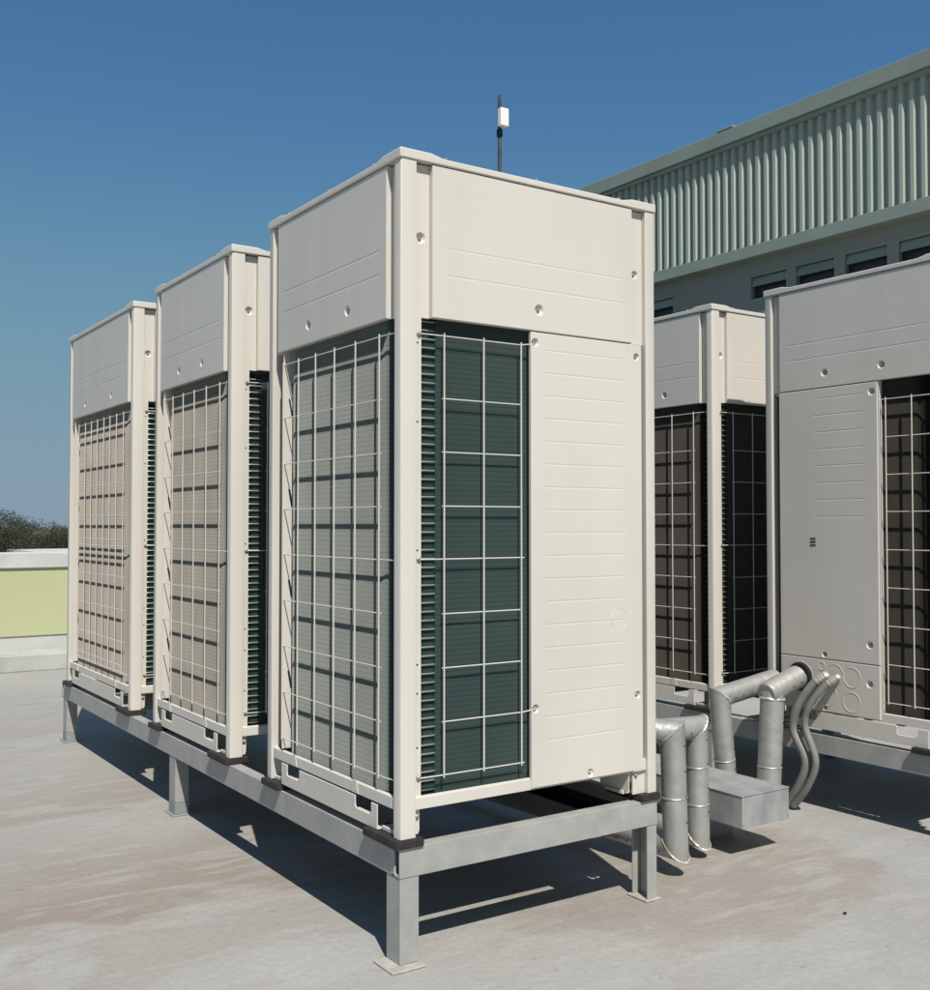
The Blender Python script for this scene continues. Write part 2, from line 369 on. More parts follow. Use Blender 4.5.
REC = -0.015
COIL_R = 0.075
def coil_path(D):
    xf, xl, yb, xr = 0.027, 0.017, D - 0.075, W - 0.020
    pts = []
    def arc(cx, cy, a0, a1, n=24): return [(cx + COIL_R * math.cos(R(a0 + (a1 - a0) * i / n)), cy + COIL_R * math.sin(R(a0 + (a1 - a0) * i / n))) for i in range(n + 1)]
    pts.append((0.440, xf)); pts += arc(xl + COIL_R, xf + COIL_R, 270, 180); pts += arc(xl + COIL_R, yb - COIL_R, 180, 90)
    pts += arc(xr - COIL_R, yb - COIL_R, 90, 0); pts.append((xr, 0.495))
    return pts
def resample(pts, step):
    out = []; acc = 0.0
    for (a, b) in zip(pts, pts[1:]):
        L = math.dist(a, b)
        t = acc
        while t < L:
            k = t / L; out.append((a[0] + (b[0] - a[0]) * k, a[1] + (b[1] - a[1]) * k, (b[0] - a[0]) / L, (b[1] - a[1]) / L)); t += step
        acc = t - L
    return out

def make_unit(D, vleft, zleft):
    F = frames(D); root = empty('condensing_unit')
    # corner posts
    ch = 0.005
    posts = [((0, 0), (1, 1)), ((W, 0), (-1, 1)), ((0, D), (1, -1)), ((W, D), (-1, -1))]
    for (cx, cy), (sx, sy) in posts:
        prof = [(ch, 0), (0.044 if sx > 0 or True else .035, 0), (0.044, 0.030), (0, 0.030), (0, ch), (ch * .29, ch * .29)]
        if sx < 0: prof = [(p[0] * (0.035 / 0.044) if p[0] > .01 else p[0], p[1]) for p in prof]
        mb = MB().prism(prof, 0.0, H, lambda t, p, q: (cx + sx * p, cy + sy * q, t))
        po = mb.build('corner_post', 'ivory', root, bevel=0.0012, smooth=True)
        # flange carrying the screws beside the post (front and back)
        fb = MB(); y0, y1 = (cy + sy * 0.014, cy + sy * 0.018)
        pr = [(0.043, 0.004), (0.058, 0.004), (0.062, 0.012), (0.062, 0.062), (0.066, 0.068), (0.066, 1.246), (0.043, 1.246)] if sx > 0 else [(0.034, .0), (.078, 0), (.078, .066), (.034, .066)]
        fb.prism(pr, y0, y1, lambda t, p, q: (cx + sx * p, t, q))
        fl = fb.build('post_flange', 'ivory', po)
        if sx > 0:
            Pf = F['front' if sy > 0 else 'back'][0]
            for (u, v) in ((0.0585, 1.203), (0.0585, 0.658), (0.0585, 0.136), (0.060, 0.082), (0.054, 0.046)): screw(Pf, u, v, -0.014, fl, 0.0058)
            for v in (1.182, 0.99, 0.68, 0.406, 0.337, 0.208): MB().cyl(Pf(0.0555, v, -0.0142), Pf(0.0555, v, -0.0137), 0.0026, 10).build('bolt_hole', 'black', fl)
        else:
            screw(F['front' if sy > 0 else 'back'][0], W - 0.070 if False else W + sx * 0.068, 0.052, -0.014, fl, 0.0055)
    # recessed strips beside the upper panels + upper panels
    ups = {'front': [(0.417, 1.299, .0148)], 'back': [(0.417, 1.299, .0148)], 'left': [(0.505 * D / .77 if D < .9 else .732, 1.296, .0148), (0.273 if D < .9 else .312, 1.296, .0148)], 'right': [(0.272, 1.297, .0148), (0.507, 1.297, .0148)]}
    for side, (P, L) in F.items():
        if side in ('front', 'back'):
            pr = panel('upper_panel', root, P, 0.090, 0.744, 1.244, H - .002, 0.016, ups[side], [(0.131, 0.713, 1.418), (0.131, 0.713, 1.351)])
            panel('side_strip', root, P, 0.0445, 0.0895, 1.2435, H - .003, 0.01, [(0.064, 1.438, .0140)], d0=REC, ch=.0004)
            panel('side_strip', root, P, 0.745, 0.7925, 1.2435, H - .003, 0.01, [(0.765, 1.440, .0115)], d0=REC + .001, ch=.0004)
        else:
            g = [(0.103, L - 0.092, 1.415), (0.103, L - 0.092, 1.356)]
            panel('upper_panel', root, P, 0.069, L - 0.062, 1.244, H - .002, 0.016, ups[side], g)
            panel('side_strip', root, P, 0.0305, 0.0685, 1.2435, H - .003, 0.01, d0=REC - .001, ch=.0004)
            panel('side_strip', root, P, L - 0.0615, L - 0.0305, 1.2435, H - .003, 0.01, d0=REC - .001, ch=.0004)
    # front service panel, its flange, the wrap-round side panel and the pipe connection panel
    P = F['front'][0]
    gs = [(0.437, 0.705, 1.1955 - 0.0594 * i) for i in range(18)]
    panel('service_panel', root, P, 0.390, 0.744, 0.068, 1.2405, 0.010, [(0.4035, 1.2135, .0118), (0.4035, 0.270, .0118), (0.586, 0.083, .0118)], gs, [(0.690, 0.486, 0.029, -80, 235)])
    panel('panel_flange', root, P, 0.7448, 0.780, 0.070, 1.2405, 0.012, [(0.7615, 1.208, .0108), (0.7615, 0.274, .0108)], d0=-.004, ch=.0006)
    P = F['right'][0]
    gs = [(0.222, 0.435, 1.2035 - 0.0618 * i) for i in range(8)]
    sp = panel('side_service_panel', root, P, 0.066, 0.490, 0.2565, 1.2405, 0.03, [(0.467, 1.208, .0140), (0.451, 0.323, .0140), (0.262, 0.272, .011)], gs)
    mk = MB()
    for v in (0.6915, 0.6795, 0.6675): mk.prism([(0.204, v - .0024), (0.2285, v - .0024), (0.2285, v + .0024), (0.204, v + .0024)], 0.0004, 0.0012, lambda t, p, q: P(p, q, t))
    mk.build('printed_mark', 'black', sp)
    panel('connection_panel', root, P, 0.066, 0.490, 0.068, 0.2535, 0.03, [(0.449, 0.187, .0140), (0.262, 0.080, .011)], [],
          [(0.250, 0.229, 0.0140), (0.305, 0.205, 0.036), (0.377, 0.201, 0.035), (0.376, 0.114, 0.035), (0.268, 0.132, 0.044), (0.155, 0.180, 0.056)])
    MB().cyl(P(0.155, 0.180, 0.0005), P(0.155, 0.180, 0.012), 0.051, 28).build('pipe_grommet', 'black', root)
    sf = MB().box(W - 0.020, W - 0.004, 0.4905, 0.4945, 0.07, 1.243); sf.build('panel_edge', 'ivory', root)
    # lid with raised corners: one continuous rim
    lid = MB(); e = 0.0035; rim = []
    def zt_(q, L):
        q = min(q, L - q); return 1.6448 if q < .085 else (1.6372 if q > .120 else 1.6448 - .0076 * (q - .085) / .035)
    def stations(L): return [0.0, .084, .121, L - .121, L - .084]
    def side(fn, L):
        for q in stations(L): rim.append((fn(q), zt_(q, L)))
    side(lambda q: (q, 0, 0, -1), W); side(lambda q: (W, q, 1, 0), D); side(lambda q: (W - q, D, 0, 1), W); side(lambda q: (0, D - q, -1, 0), D)
    n = len(rim); vs = []; wdt = .026
    for (x, y, nx, ny), z in rim:
        cx_ = (-1 if x == 0 else 1 if x == W else 0); cy_ = (-1 if y == 0 else 1 if y == D else 0)
        xo, yo, xi, yi = x + cx_ * e, y + cy_ * e, x - cx_ * wdt, y - cy_ * wdt
        vs += [(xo, yo, 1.6205), (xo, yo, z), (xi, yi, z - .001), (xi, yi, 1.6205)]
    fs = [(4 * i + k, 4 * ((i + 1) % n) + k, 4 * ((i + 1) % n) + (k + 1) % 4, 4 * i + (k + 1) % 4) for i in range(n) for k in range(4)]
    lid.add(vs, fs)
    lid.box(0.02, W - 0.02, 0.02, D - 0.02, 1.622, 1.631)
    lo = lid.build('lid', 'ivory', root, bevel=0.003, seg=3, smooth=True)
    for (x, y) in ((0.128, 0.003), (0.41, 0.003), (0.695, 0.003), (0.003, 0.14), (0.003, D * .5), (0.003, D - .13)):
        MB().cyl((x, y, 1.634), (x, y, 1.6425), 0.0055, 12).build('screw', 'screw', lo, smooth=True)
    fg = MB()
    for k in range(12): fg.torus((W / 2, D / 2, 1.652), (0, 0, 1), 0.06 + 0.024 * k, 0.002, 40, 5)
    for k in range(8):
        a = math.pi * k / 8; dx, dy = math.cos(a) * .33, math.sin(a) * .33
        fg.cyl((W / 2 - dx, D / 2 - dy, 1.648), (W / 2 + dx, D / 2 + dy, 1.648), 0.0025, 6)
    fgo = fg.build('fan_guard', 'wire', root, smooth=True)
    # dark core so that nothing is seen through
    ins = 0.062
    core = MB().box(ins, W - ins, ins, D - 0.13, 0.07, 1.60); core.build('inner_casing', 'dark', root)
    up = MB().box(0.034, W - 0.034, 0.034, D - .034, 1.262, 1.618); up.build('fan_casing', 'dark', root)
    # coil: real vertical fins around the heat exchanger, tubes bare at the front left bend
    zb, zt = 0.088, 1.25
    fm = MB(); path = resample(coil_path(D), 0.0022)
    for (x, y, tx, ty) in path:
        nx, ny = -ty, tx                                   # inward?
        cxp, cyp = W / 2 - x, D / 2 - y
        if nx * cxp + ny * cyp < 0: nx, ny = -nx, -ny
        if y < 0.060 and x < 0.116: x += nx * .010; y += ny * .010
        if x < .113 and y < .30: pass
        hx, hy = tx * .0001, ty * .0001; dp = 0.016
        a = (x - hx, y - hy); b = (x + hx, y + hy); c = (x + hx + nx * dp, y + hy + ny * dp); dd = (x - hx + nx * dp, y - hy + ny * dp)
        du = 0.00042
        e1 = (x + hx + nx * du, y + hy + ny * du); e0 = (x - hx + nx * du, y - hy + ny * du)
        vs = [(*q_, z_) for z_ in (zb, zt) for q_ in (a, b, e1, c, dd, e0)]
        fm.add(vs, [(0, 1, 7, 6), (1, 2, 8, 7), (5, 0, 6, 11), (2, 3, 9, 8), (4, 5, 11, 10)])
    coil = fm.build('coil_fins', 'fin', root, recalc=False)
    coil.data.materials.append(M['fincore'])
    coil.data.polygons.foreach_set('material_index', [1, 0, 0, 1, 1] * (len(coil.data.polygons) // 5))
    bk = MB(); inner_pts = []
    pp = coil_path(D)
    for i, (x, y) in enumerate(pp):
        a = pp[max(i - 1, 0)]; b = pp[min(i + 1, len(pp) - 1)]; tx, ty = b[0] - a[0], b[1] - a[1]; L = math.hypot(tx, ty); nx, ny = -ty / L, tx / L
        if nx * (W / 2 - x) + ny * (D / 2 - y) < 0: nx, ny = -nx, -ny
        inner_pts.append((x + nx * .022, y + ny * .022))
    for p, q in zip(inner_pts, inner_pts[1:]): bk.add([(*p, zb), (*q, zb), (*q, zt), (*p, zt)], [(0, 1, 2, 3)])
    bk.build('coil_backing', 'fincore2', root)
    tb = MB(); z = zb + 0.012
    while z < zt - 0.01:
        pts = [(0.160, 0.027 + .010, z), (0.120, 0.027 + .006, z)]
        for i in range(9):
            a = R(270 - 8 - i * 7.5); pts.append((0.092 + (COIL_R - .006) * math.cos(a), 0.102 + (COIL_R - .006) * math.sin(a), z))
        tb.sweep(pts, 0.0023, 8, cap=False); z += 0.0215
    tb.build('coil_tube_bends', 'tube', root, smooth=True)
    # end plate seen behind the far side of the left grille, with slots
    ep = MB(); ye = D - 0.100
    ep.box(0.003, 0.055, ye, ye + 0.003, 0.10, 1.25); epo = ep.build('coil_end_plate', 'ivory', root)
    for k in range(8):
        z = 0.19 + k * 0.131; sm = MB().prism([(0.018, z), (0.023, z), (0.032, z - .05), (0.027, z - .05)], ye - .0012, ye - .0003, lambda t, p, q: (p, t, q))
        if k % 2: sm.build('slot', 'black', epo)
    for k in (1, 3, 5, 7): MB().box(0.030, 0.036, ye - .0012, ye - .0003, 0.20 + k * .131, 0.235 + k * .131).build('slot', 'black', epo)
    # wire guards
    def guard(P, us, zs, full, uend, u_over, d0):
        g = MB(); lo, hi = min(us), max(us); lo_o, hi_o = u_over
        for u in us: g.cyl(P(u, zs[-1] - .005, d0), P(u, zs[0] + .006, d0), 0.0021, 8)
        for z in zs:
            if z in full:
                a, b = uend; pts = [P(a[0], z, a[1]), P(a[0] + (lo - a[0]) * .75 if a[0] < lo else a[0], z, d0 - .004)] if a[0] < lo else [P(lo - .003, z, d0 - .004)]
                pts2 = [P(hi + (b[0] - hi) * .25, z, d0 - .004), P(b[0], z, b[1])] if b[0] > hi else [P(hi + .003, z, d0 - .004)]
                g.sweep(pts + pts2, 0.00165, 8)
            else: g.cyl(P(lo - lo_o, z, d0 - .004), P(hi + hi_o, z, d0 - .004), 0.00165, 8)
        return g.build('wire_guard', 'wire', root, smooth=True)
    zf = [1.204, 1.050, 0.919, 0.787, 0.658, 0.525, 0.394, 0.264, 0.136]
    guard(F['front'][0], [0.126, 0.244, 0.361], zf, (1.204, 0.658, 0.136), ((0.0585, -.010), (0.372, -.008)), (.004, .004), -0.004)
    Pf = F['front'][0]
    for z, zz in ((1.204, 1.208), (0.264, 0.268)): MB().sweep([Pf(0.361, z, -.006), Pf(0.394, zz, -.003), Pf(0.4035, zz + .001, -.003)], 0.00165, 8).build('guard_hook', 'wire', root, smooth=True)
    fullz = (zleft[0], 0.656 if 0.656 in zleft else 0.652, zleft[-1])
    guard(F['left'][0], vleft, zleft, fullz, ((0.030, -.012), (max(vleft), -.004)), (.004, .003), -0.002)
    zr = [1.176, 1.045, 0.915, 0.787, 0.656, 0.525, 0.394, 0.262, 0.132]
    guard(F['right'][0], [0.521, 0.620, 0.715], zr, (1.176, 0.656, 0.132), ((0.498, -.008), (D - .030, -.010)), (.003, .003), -0.002)
    guard(F['back'][0], [0.12 + 0.118 * i for i in range(6)], zf, (1.204, 0.658, 0.136), ((0.0585, -.010), (W - .05, -.010)), (.004, .004), -0.004)
    # base tray rim, handle rails and feet
    def rr(off, r=0.045, n=6):
        x0, x1, y0, y1 = off, W - off, off, D - off; out = []
        for (cx, cy, a) in ((x1 - r, y1 - r, 0), (x0 + r, y1 - r, 90), (x0 + r, y0 + r, 180), (x1 - r, y0 + r, 270)):
            out += [(cx + r * math.cos(R(a + 90 * i / n)), cy + r * math.sin(R(a + 90 * i / n))) for i in range(n + 1)]
        return out
    tr = MB(); o1 = rr(0.0045); o2 = rr(0.016, .04); n = len(o1)
    vs = [(x, y, 0.064) for x, y in o1] + [(x, y, 0.092) for x, y in o1] + [(x, y, 0.094) for x, y in o2] + [(x, y, 0.064) for x, y in o2]
    fs = [(k * n + i, k * n + (i + 1) % n, ((k + 1) % 4) * n + (i + 1) % n, ((k + 1) % 4) * n + i) for k in range(4) for i in range(n)]
    tr.add(vs, fs); tr.build('base_tray', 'ivory', root, bevel=0.0012)
    pan = MB().box(0.03, W - 0.03, 0.03, D - 0.03, 0.060, 0.080)
    for k in range(5): pan.box(0.06, W - .06, 0.12 + k * .13, 0.15 + k * .13, 0.048, 0.0605)
    pan.build('base_pan', 'pan', root, bevel=0.002)
    for side in ('left', 'right'):
        P = F[side][0]; n0, n1 = 0.141, 0.224
        f0, f1 = (D - 0.218, D - 0.138); a, b = 0.111, D - 0.101
        out = [(a, 0.0), (b, 0.0), (b, 0.058)]
        def cut(c1, c0):   # going from high u to low u
            r = 0.010; z0 = 0.030
            seq = [(c1, 0.0605)]
            seq += [(c1 - r + r * math.cos(R(-t)), z0 + r - r * math.sin(R(t))) for t in range(0, 91, 30)]
            seq += [(c0 + r - r * math.sin(R(t)), z0 + r - r * math.cos(R(t))) for t in range(0, 91, 30)]
            return seq + [(c0, 0.0605)]
        out = [(a, 0.0), (b, 0.0), (b, 0.0605)] + cut(f1, f0) + cut(n1, n0) + [(a, 0.0605)]
        # built as strips so that the notches stay clean: use one ngon prism with a lip
        mb = MB().prism(out, -0.004, -0.0005, lambda t, p, q: P(p, q, t))
        for (c0, c1) in ((f0, f1), (n0, n1)):
            mb.prism([(c0, 0.027), (c1, 0.027), (c1, 0.0295), (c0, 0.0295)], -0.016, -0.0042, lambda t, p, q: P(p, q, t))
        mb.prism([(a, 0.0), (b, 0.0), (b, 0.003), (a, 0.003)], -0.03, -0.0042, lambda t, p, q: P(p, q, t))
        mb.build('handle_rail', 'ivory', root, bevel=0.0015)
    for (cx, cy), (sx, sy) in posts:
        fb = MB(); fb.box(*sorted((cx + sx * .012, cx + sx * (.055 if sx > 0 else .10))), *sorted((cy + sy * .032, cy + sy * .108)), 0.0005, 0.010)
        if sx < 0: fb.box(*sorted((cx + sx * .092, cx + sx * .095)), *sorted((cy + sy * .012, cy + sy * .13)), 0.010, 0.066)
        fb.build('foot_bracket', 'ivory', root, bevel=0.001)
    # pressed gusset tabs on the tray beside the handle notches
    Pl = F['left'][0]
    for u in (0.21, D - 0.20): MB().prism([(u, 0.066), (u + .035, 0.066), (u + .030, 0.096), (u + .010, 0.098)], -0.0035, -0.0015, lambda t, p, q: Pl(p, q, t)).build('tray_tab', 'ivory', root)
    return root

ZL = [1.205, 1.050, 0.917, 0.786, 0.656, 0.525, 0.394, 0.262, 0.131]
unit = make_unit(D0, [0.107, 0.231, 0.348, 0.461, 0.569, 0.671], ZL)
tag(unit, 'large ivory condensing unit at the front corner, nearest the viewer', 'air conditioning unit')
UG = 'ivory condensing units standing on the grey steel frames'
Y2, Y3, D3 = 1.064, 2.113, 1.021
u2 = copy_tree(unit); u2.location = (0, Y2, 0); tag(u2, 'middle ivory condensing unit of the left row of three', 'air conditioning unit')
ZL3 = [1.203, 1.165, 1.042, 0.916, 0.783, 0.681, 0.652, 0.623, 0.526, 0.391, 0.26, 0.162, 0.134]
u3 = make_unit(D3, [0.134, 0.234, 0.331, 0.425, 0.527, 0.626, 0.728, 0.840], ZL3)
u3.location = (0, Y3, 0); tag(u3, 'farthest and widest unit of the left row, with closer guard wires', 'air conditioning unit')
u4 = copy_tree(unit); u4.location = (UX, UY4, 0); tag(u4, 'shaded condensing unit behind the silver pipes, half hidden by the big front unit', 'air conditioning unit')
u5 = copy_tree(unit); u5.rotation_euler = (0, 0, math.pi); u5.location = (UX5 + W, 0.575, 0)
tag(u5, 'condensing unit at the right edge, its shaded panel with knock-out circles and a black mark', 'air conditioning unit')
for u in (unit, u2, u3, u4, u5): u['group'] = UG
# the front unit's coil is cleaner, the two right-hand ones get darker brown fin colours
M['fin_clean'] = fin_material('cleaner_coil_fins', (0.50, 0.50, 0.47), (0.58, 0.57, 0.53), (0.40, 0.40, 0.38))
M['fin_dark'] = fin_material('dark_brown_coil_fins', (0.23, 0.195, 0.17), (0.28, 0.24, 0.205), (0.18, 0.155, 0.135))
M['core_dark'] = mat('dark_fin_coating', (0.030, 0.032, 0.030), 0.7)
for u, a_, b_ in ((unit, 'fin_clean', 'fincore'), (u4, 'fin_dark', 'core_dark'), (u5, 'fin_dark', 'core_dark')):
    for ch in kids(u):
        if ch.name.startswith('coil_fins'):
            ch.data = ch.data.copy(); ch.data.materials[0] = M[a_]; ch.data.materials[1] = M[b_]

# ------------------------------------------------------------------ rubber pads
def pad(x, y, sx, sy, label, lx=0.125, ly=0.155, px=0.014, py=0.006):
    """corner pad; (x,y) outer corner, sx/sy point into the unit"""
    x0, x1 = sorted((x - sx * px, x + sx * lx)); y0, y1 = sorted((y - sy * py, y + sy * ly))
    mb = MB().box(x0, x1, y0, y1, -0.0192, -0.0008)
    nb = 14
    for k in range(nb):
        t = x0 + (k + .5) * (x1 - x0) / nb; mb.box(t - .0026, t + .0026, y0 - 0.002, y0 + .001, -0.017, -0.003)
    nb = 18
    for k in range(nb):
        t = y0 + (k + .5) * (y1 - y0) / nb; mb.box(x0 - .002, x0 + .001, t - .0026, t + .0026, -0.017, -0.003)
    o = mb.build('rubber_pad', 'rubber', None, bevel=0.0)
    tag(o, label, 'rubber pad', 'black rubber pads under the unit feet'); return o
names = [(0, D0, 'the front unit'), (Y2, D0, 'the middle left unit'), (Y3, D3, 'the farthest left unit')]
for y, dd, nm in names:
    pad(0, y, 1, 1, 'black rubber pad under the near left foot of ' + nm, 0.062)
    pad(0, y + dd, 1, -1, 'black rubber pad under the far left foot of ' + nm, 0.062, 0.10)
    pad(W, y, -1, 1, 'black rubber pad under the right foot of ' + nm, 0.062, 0.14, px=0.004)
    pad(W, y + dd, -1, -1, 'black rubber pad under the back right foot of ' + nm, 0.062, 0.14, px=0.004)
for y, nm in ((UY4, 'the shaded unit behind the pipes'), (0.575 - D0, 'the unit at the right edge')):
    pad(UX, y, 1, 1, 'black rubber pad under the near left foot of ' + nm, 0.062)
    pad(UX, y + D0, 1, -1, 'black rubber pad under the far left foot of ' + nm, 0.062, 0.10)
    pad(UX + W, y, -1, 1, 'black rubber pad under the near right foot of ' + nm, 0.062)
    pad(UX + W, y + D0, -1, -1, 'black rubber pad under the far right foot of ' + nm, 0.062, 0.10)

# ------------------------------------------------------------------ steel frames
BT, BB = -0.020, -0.0895
def channel(P, a, b, wdt=0.038, t=0.006, flip=1):
    """C channel along t, web on q=0 side; P(t, p(out->in), z)"""
    prof = [(0, BT), (wdt, BT), (wdt, BT - t), (t, BT - t), (t, BB + t), (wdt, BB + t), (wdt, BB), (0, BB)]
    return MB().prism(prof, a, b, P)
def leg_box(x, y, wx, wy, parent, foot=True):
    o = MB().box(x, x + wx, y, y + wy, GZ + (0.046 if foot else 0.006), BB - 0.0005).build('leg', 'frame', parent, bevel=0.002)
    if foot: MB().box(x - .0008, x + wx + .0008, y - .0008, y + wy + .0008, GZ + 0.005, GZ + 0.045).build('painted_foot', 'frame2', o, bevel=0.002)
    return o
def base_plate(x0, x1, y0, y1, parent, rz=0):
    mb = MB().box(x0, x1, y0, y1, GZ + 0.0005, GZ + 0.0055); return mb.build('base_plate', 'plate', parent, bevel=0.002)

fr = empty('steel_frame', (0, 0, 0)); tag(fr, 'grey painted steel frame under the left row of three units', 'steel frame')
channel(lambda t, p, z: (t, p, z), 0.0, W).build('cross_beam', 'frame', fr, bevel=0.0012)
channel(lambda t, p, z: (p, t, z), 0.026, 3.185).build('long_beam', 'frame', fr, bevel=0.0012)
channel(lambda t, p, z: (W - p, t, z), 0.042, 3.185).build('long_beam', 'frame', fr, bevel=0.0012)
channel(lambda t, p, z: (t, 3.19 + .03 - p, z), 0.0, W).build('cross_beam', 'frame', fr, bevel=0.0012)
for y in (0.80, 1.80, 2.60): MB().box(0.045, W - 0.045, y, y + 0.05, BB + .002, BT - .003).build('cross_beam', 'frame', fr, bevel=0.001)
# front left leg: box column of two surfaces
MB().box(0.0015, 0.0535, 0.0015, 0.0655, GZ + 0.006, BB - 0.0005).build('leg', 'frame', fr, bevel=0.0015)
base_plate(-0.034, 0.057, -0.026, 0.068, fr)
# front right leg: C channel open to the left
lp = MB(); x1 = W - .001
lp.box(0.792, x1, 0.0015, 0.0065, GZ + .006, BB - .0005); lp.box(x1 - .006, x1, 0.0067, 0.0595, GZ + .006, BB - .0005); lp.box(0.792, x1, 0.0597, 0.0645, GZ + .006, BB - .0005)
lp.build('leg', 'frame', fr, bevel=0.0012)
MB().box(0.782, 0.838, -.006, 0.075, GZ + .0005, GZ + .006).build('base_plate', 'plate', fr, bevel=0.002)
for (x, y) in ((0.002, 1.578), (0.002, 3.13)):
    leg_box(x, y, 0.050, 0.066, fr)
    MB().box(x - .012, x + .060, y - .012, y + .080, GZ + .0005, GZ + .005).build('base_plate', 'frame2', fr, bevel=0.002)
for y in (1.578, 3.13): leg_box(W - .052, y, 0.05, 0.066, fr)

fr2 = empty('steel_frame', (UX, 0, 0)); tag(fr2, 'grey steel frame carrying the two shaded units on the right', 'steel frame')
yn, yf = -1.55, 1.66
channel(lambda t, p, z: (p, t, z), yn, yf).build('long_beam', 'frame', fr2, bevel=0.0012)
channel(lambda t, p, z: (W - p, t, z), yn, yf).build('long_beam', 'frame', fr2, bevel=0.0012)
channel(lambda t, p, z: (t, yf + .035 - p, z), 0.0, W).build('cross_beam', 'frame', fr2, bevel=0.0012)
channel(lambda t, p, z: (t, yn - .035 + p, z), 0.0, W).build('cross_beam', 'frame', fr2, bevel=0.0012)
for y in (-0.6, 0.70): MB().box(0.045, W - 0.045, y, y + 0.05, BB + .002, BT - .003).build('cross_beam', 'frame', fr2, bevel=0.001)
for y in (yn + .02, 0.86, yf - .09):
    for x in (0.002, W - 0.052): leg_box(x, y, 0.05, 0.066, fr2)

# ------------------------------------------------------------------ jacketed pipes
def jacket_pipe(pts, r, label, rings=(), tee=0.0):
    root = empty('jacketed_pipe', pts[1]); base = Vector(pts[1]); loc = [Vector(p) - base for p in pts]
    def mitred(i):
        """section i between pts[i] and pts[i+1], cut on the bisecting planes"""
        a, b = loc[i], loc[i + 1]; dd = (b - a).normalized(); n = 36; u = dd.orthogonal().normalized(); v = dd.cross(u); mb = MB(); vs = []
        for q, other in ((a, loc[i - 1] if i > 0 else None), (b, loc[i + 2] if i + 2 < len(loc) else None)):
            nrm = dd
            if other is not None and not (tee and q is loc[1]):
                e = (q - other).normalized() if q is a else (other - q).normalized(); nrm = (dd + e).normalized()
            for k in range(n):
                t = 2 * math.pi * k / n; o = (u * math.cos(t) + v * math.sin(t)) * r; vs.append(q + o - dd * (o.dot(nrm) / dd.dot(nrm)))
        mb.add(vs, [(k, (k + 1) % n, n + (k + 1) % n, n + k) for k in range(n)] + [tuple(range(n))[::-1], tuple(range(n, 2 * n))])
        return mb
    if tee: loc_end = loc[1] + (loc[1] - loc[0]).normalized() * tee
    for i in range(len(loc) - 1):
        if tee and i == 0:
            s = MB().cyl(loc[0], loc_end, r, 36).build('pipe_section', 'alu', root, bevel=.006, smooth=True)
        else: s = mitred(i).build('pipe_section', 'alu', root, smooth=True)
        a, b = loc[i], loc[i + 1]; dd = (b - a).normalized(); L = (b - a).length
        for (si, t) in rings:
            if si == i: MB().torus(a + (b - a) * t, dd, r + .0003, 0.0021, 36, 6).build('seam_ring', 'alu', s, smooth=True)
        rv = MB(); u = dd.orthogonal().normalized(); v = dd.cross(u)
        # rivets along the longitudinal lap, on the side facing the open roof
        face = Vector((-.55, -.80, -0.25)); face = (face - dd * face.dot(dd)).normalized()
        if abs(dd.z) > .8: face = Vector((.35, -.93, 0)).normalized()
        k = 0.035
        while k < L - 0.03:
            c = a + dd * k + face * r; MB().cyl(c - face * .002, c + face * .0016, 0.0026, 8).build('rivet', 'black', s); k += 0.045 if abs(dd.z) < .8 else 0.075
    for j in range(1, len(loc) - 1):
        # torn foil edge where the two sections meet
        di = (loc[j] - loc[j - 1]).normalized(); do = (loc[j + 1] - loc[j]).normalized(); nrm = (di + do).normalized(); pj = loc[j]
        if tee and j == 1: di = do; nrm = do; pj = loc[1] + do * (r * .62)
        u = di.orthogonal().normalized(); v = di.cross(u); n = 44; mb = MB(); vs = []; rnd = random.Random(int(r * 1e4) + j)
        for k in range(n):
            t = 2 * math.pi * k / n; rr_ = r + .0008; o = (u * math.cos(t) + v * math.sin(t)) * rr_; p = pj + o - di * (o.dot(nrm) / di.dot(nrm))
            w1 = rnd.uniform(.002, .008); w2 = rnd.uniform(.002, .007); lift = rnd.uniform(0, .0025); on = o.normalized()
            vs += [p - di * w1 + on * .0006, p + on * (.0015 + lift), p + do * w2 + on * .0006]
        fs = []
        for k in range(n):
            a_, b_ = 3 * k, 3 * ((k + 1) % n); fs += [(a_, b_, b_ + 1, a_ + 1), (a_ + 1, b_ + 1, b_ + 2, a_ + 2)]
        mb.add(vs, fs); mb.build('foil_joint', 'foil', root)
    tag(root, label, 'pipe', 'silver jacketed pipes between the units'); return root
jacket_pipe([(0.865, .30, .138), (1.003, .115, .126), (1.015, .115, -.212), (.95, 1.4, -.222)], .0370, 'nearest silver jacketed pipe, leftmost, dropping beside the front unit', [(1, .56)])
jacket_pipe([(0.93, .212, .118), (1.198, .205, .108), (1.204, .205, -.232), (1.13, 1.4, -.232)], .0348, 'silver jacketed pipe second from the left, with two seam rings', [(1, .36), (1, .70)])
jacket_pipe([(1.955, .53, .158), (1.656, .53, .118), (1.695, .53, -.262), (1.9, .53, -.262)], .0380, 'silver jacketed pipe with riveted horizontal arm, third from the left', [(1, .60)])
jacket_pipe([(1.955, .42, .182), (1.812, .42, .140), (1.782, .42, GZ + .002)], .0425, 'rightmost silver jacketed pipe, ending in a black grommet on the side panel', [(1, .62)], tee=.036)

# duct box in front of the pipes
bx = empty('duct_box', (1.286, 0.1, -0.2)); tag(bx, 'flat galvanised duct box floating low between the pipe pairs', 'duct box')
MB().box(0, .219, 0, .62, 0.0, 0.098).build('box_body', 'galv', bx, bevel=0.0015)
MB().box(-.002, .221, -.002, .622, 0.0985, 0.1015).build('box_lid', 'galv', bx, bevel=0.0008)
for y in (.22, .56): MB().box(.02, .20, y, y + .04, GZ + .2005, -.0008).build('box_foot', 'frame2', bx)
sm = MB()
for (x, z) in ((.004, .012), (.215, .012)): sm.cyl((x, -.0015, z), (x, .001, z), .003, 8)
sm.build('rivet', 'screw', bx)

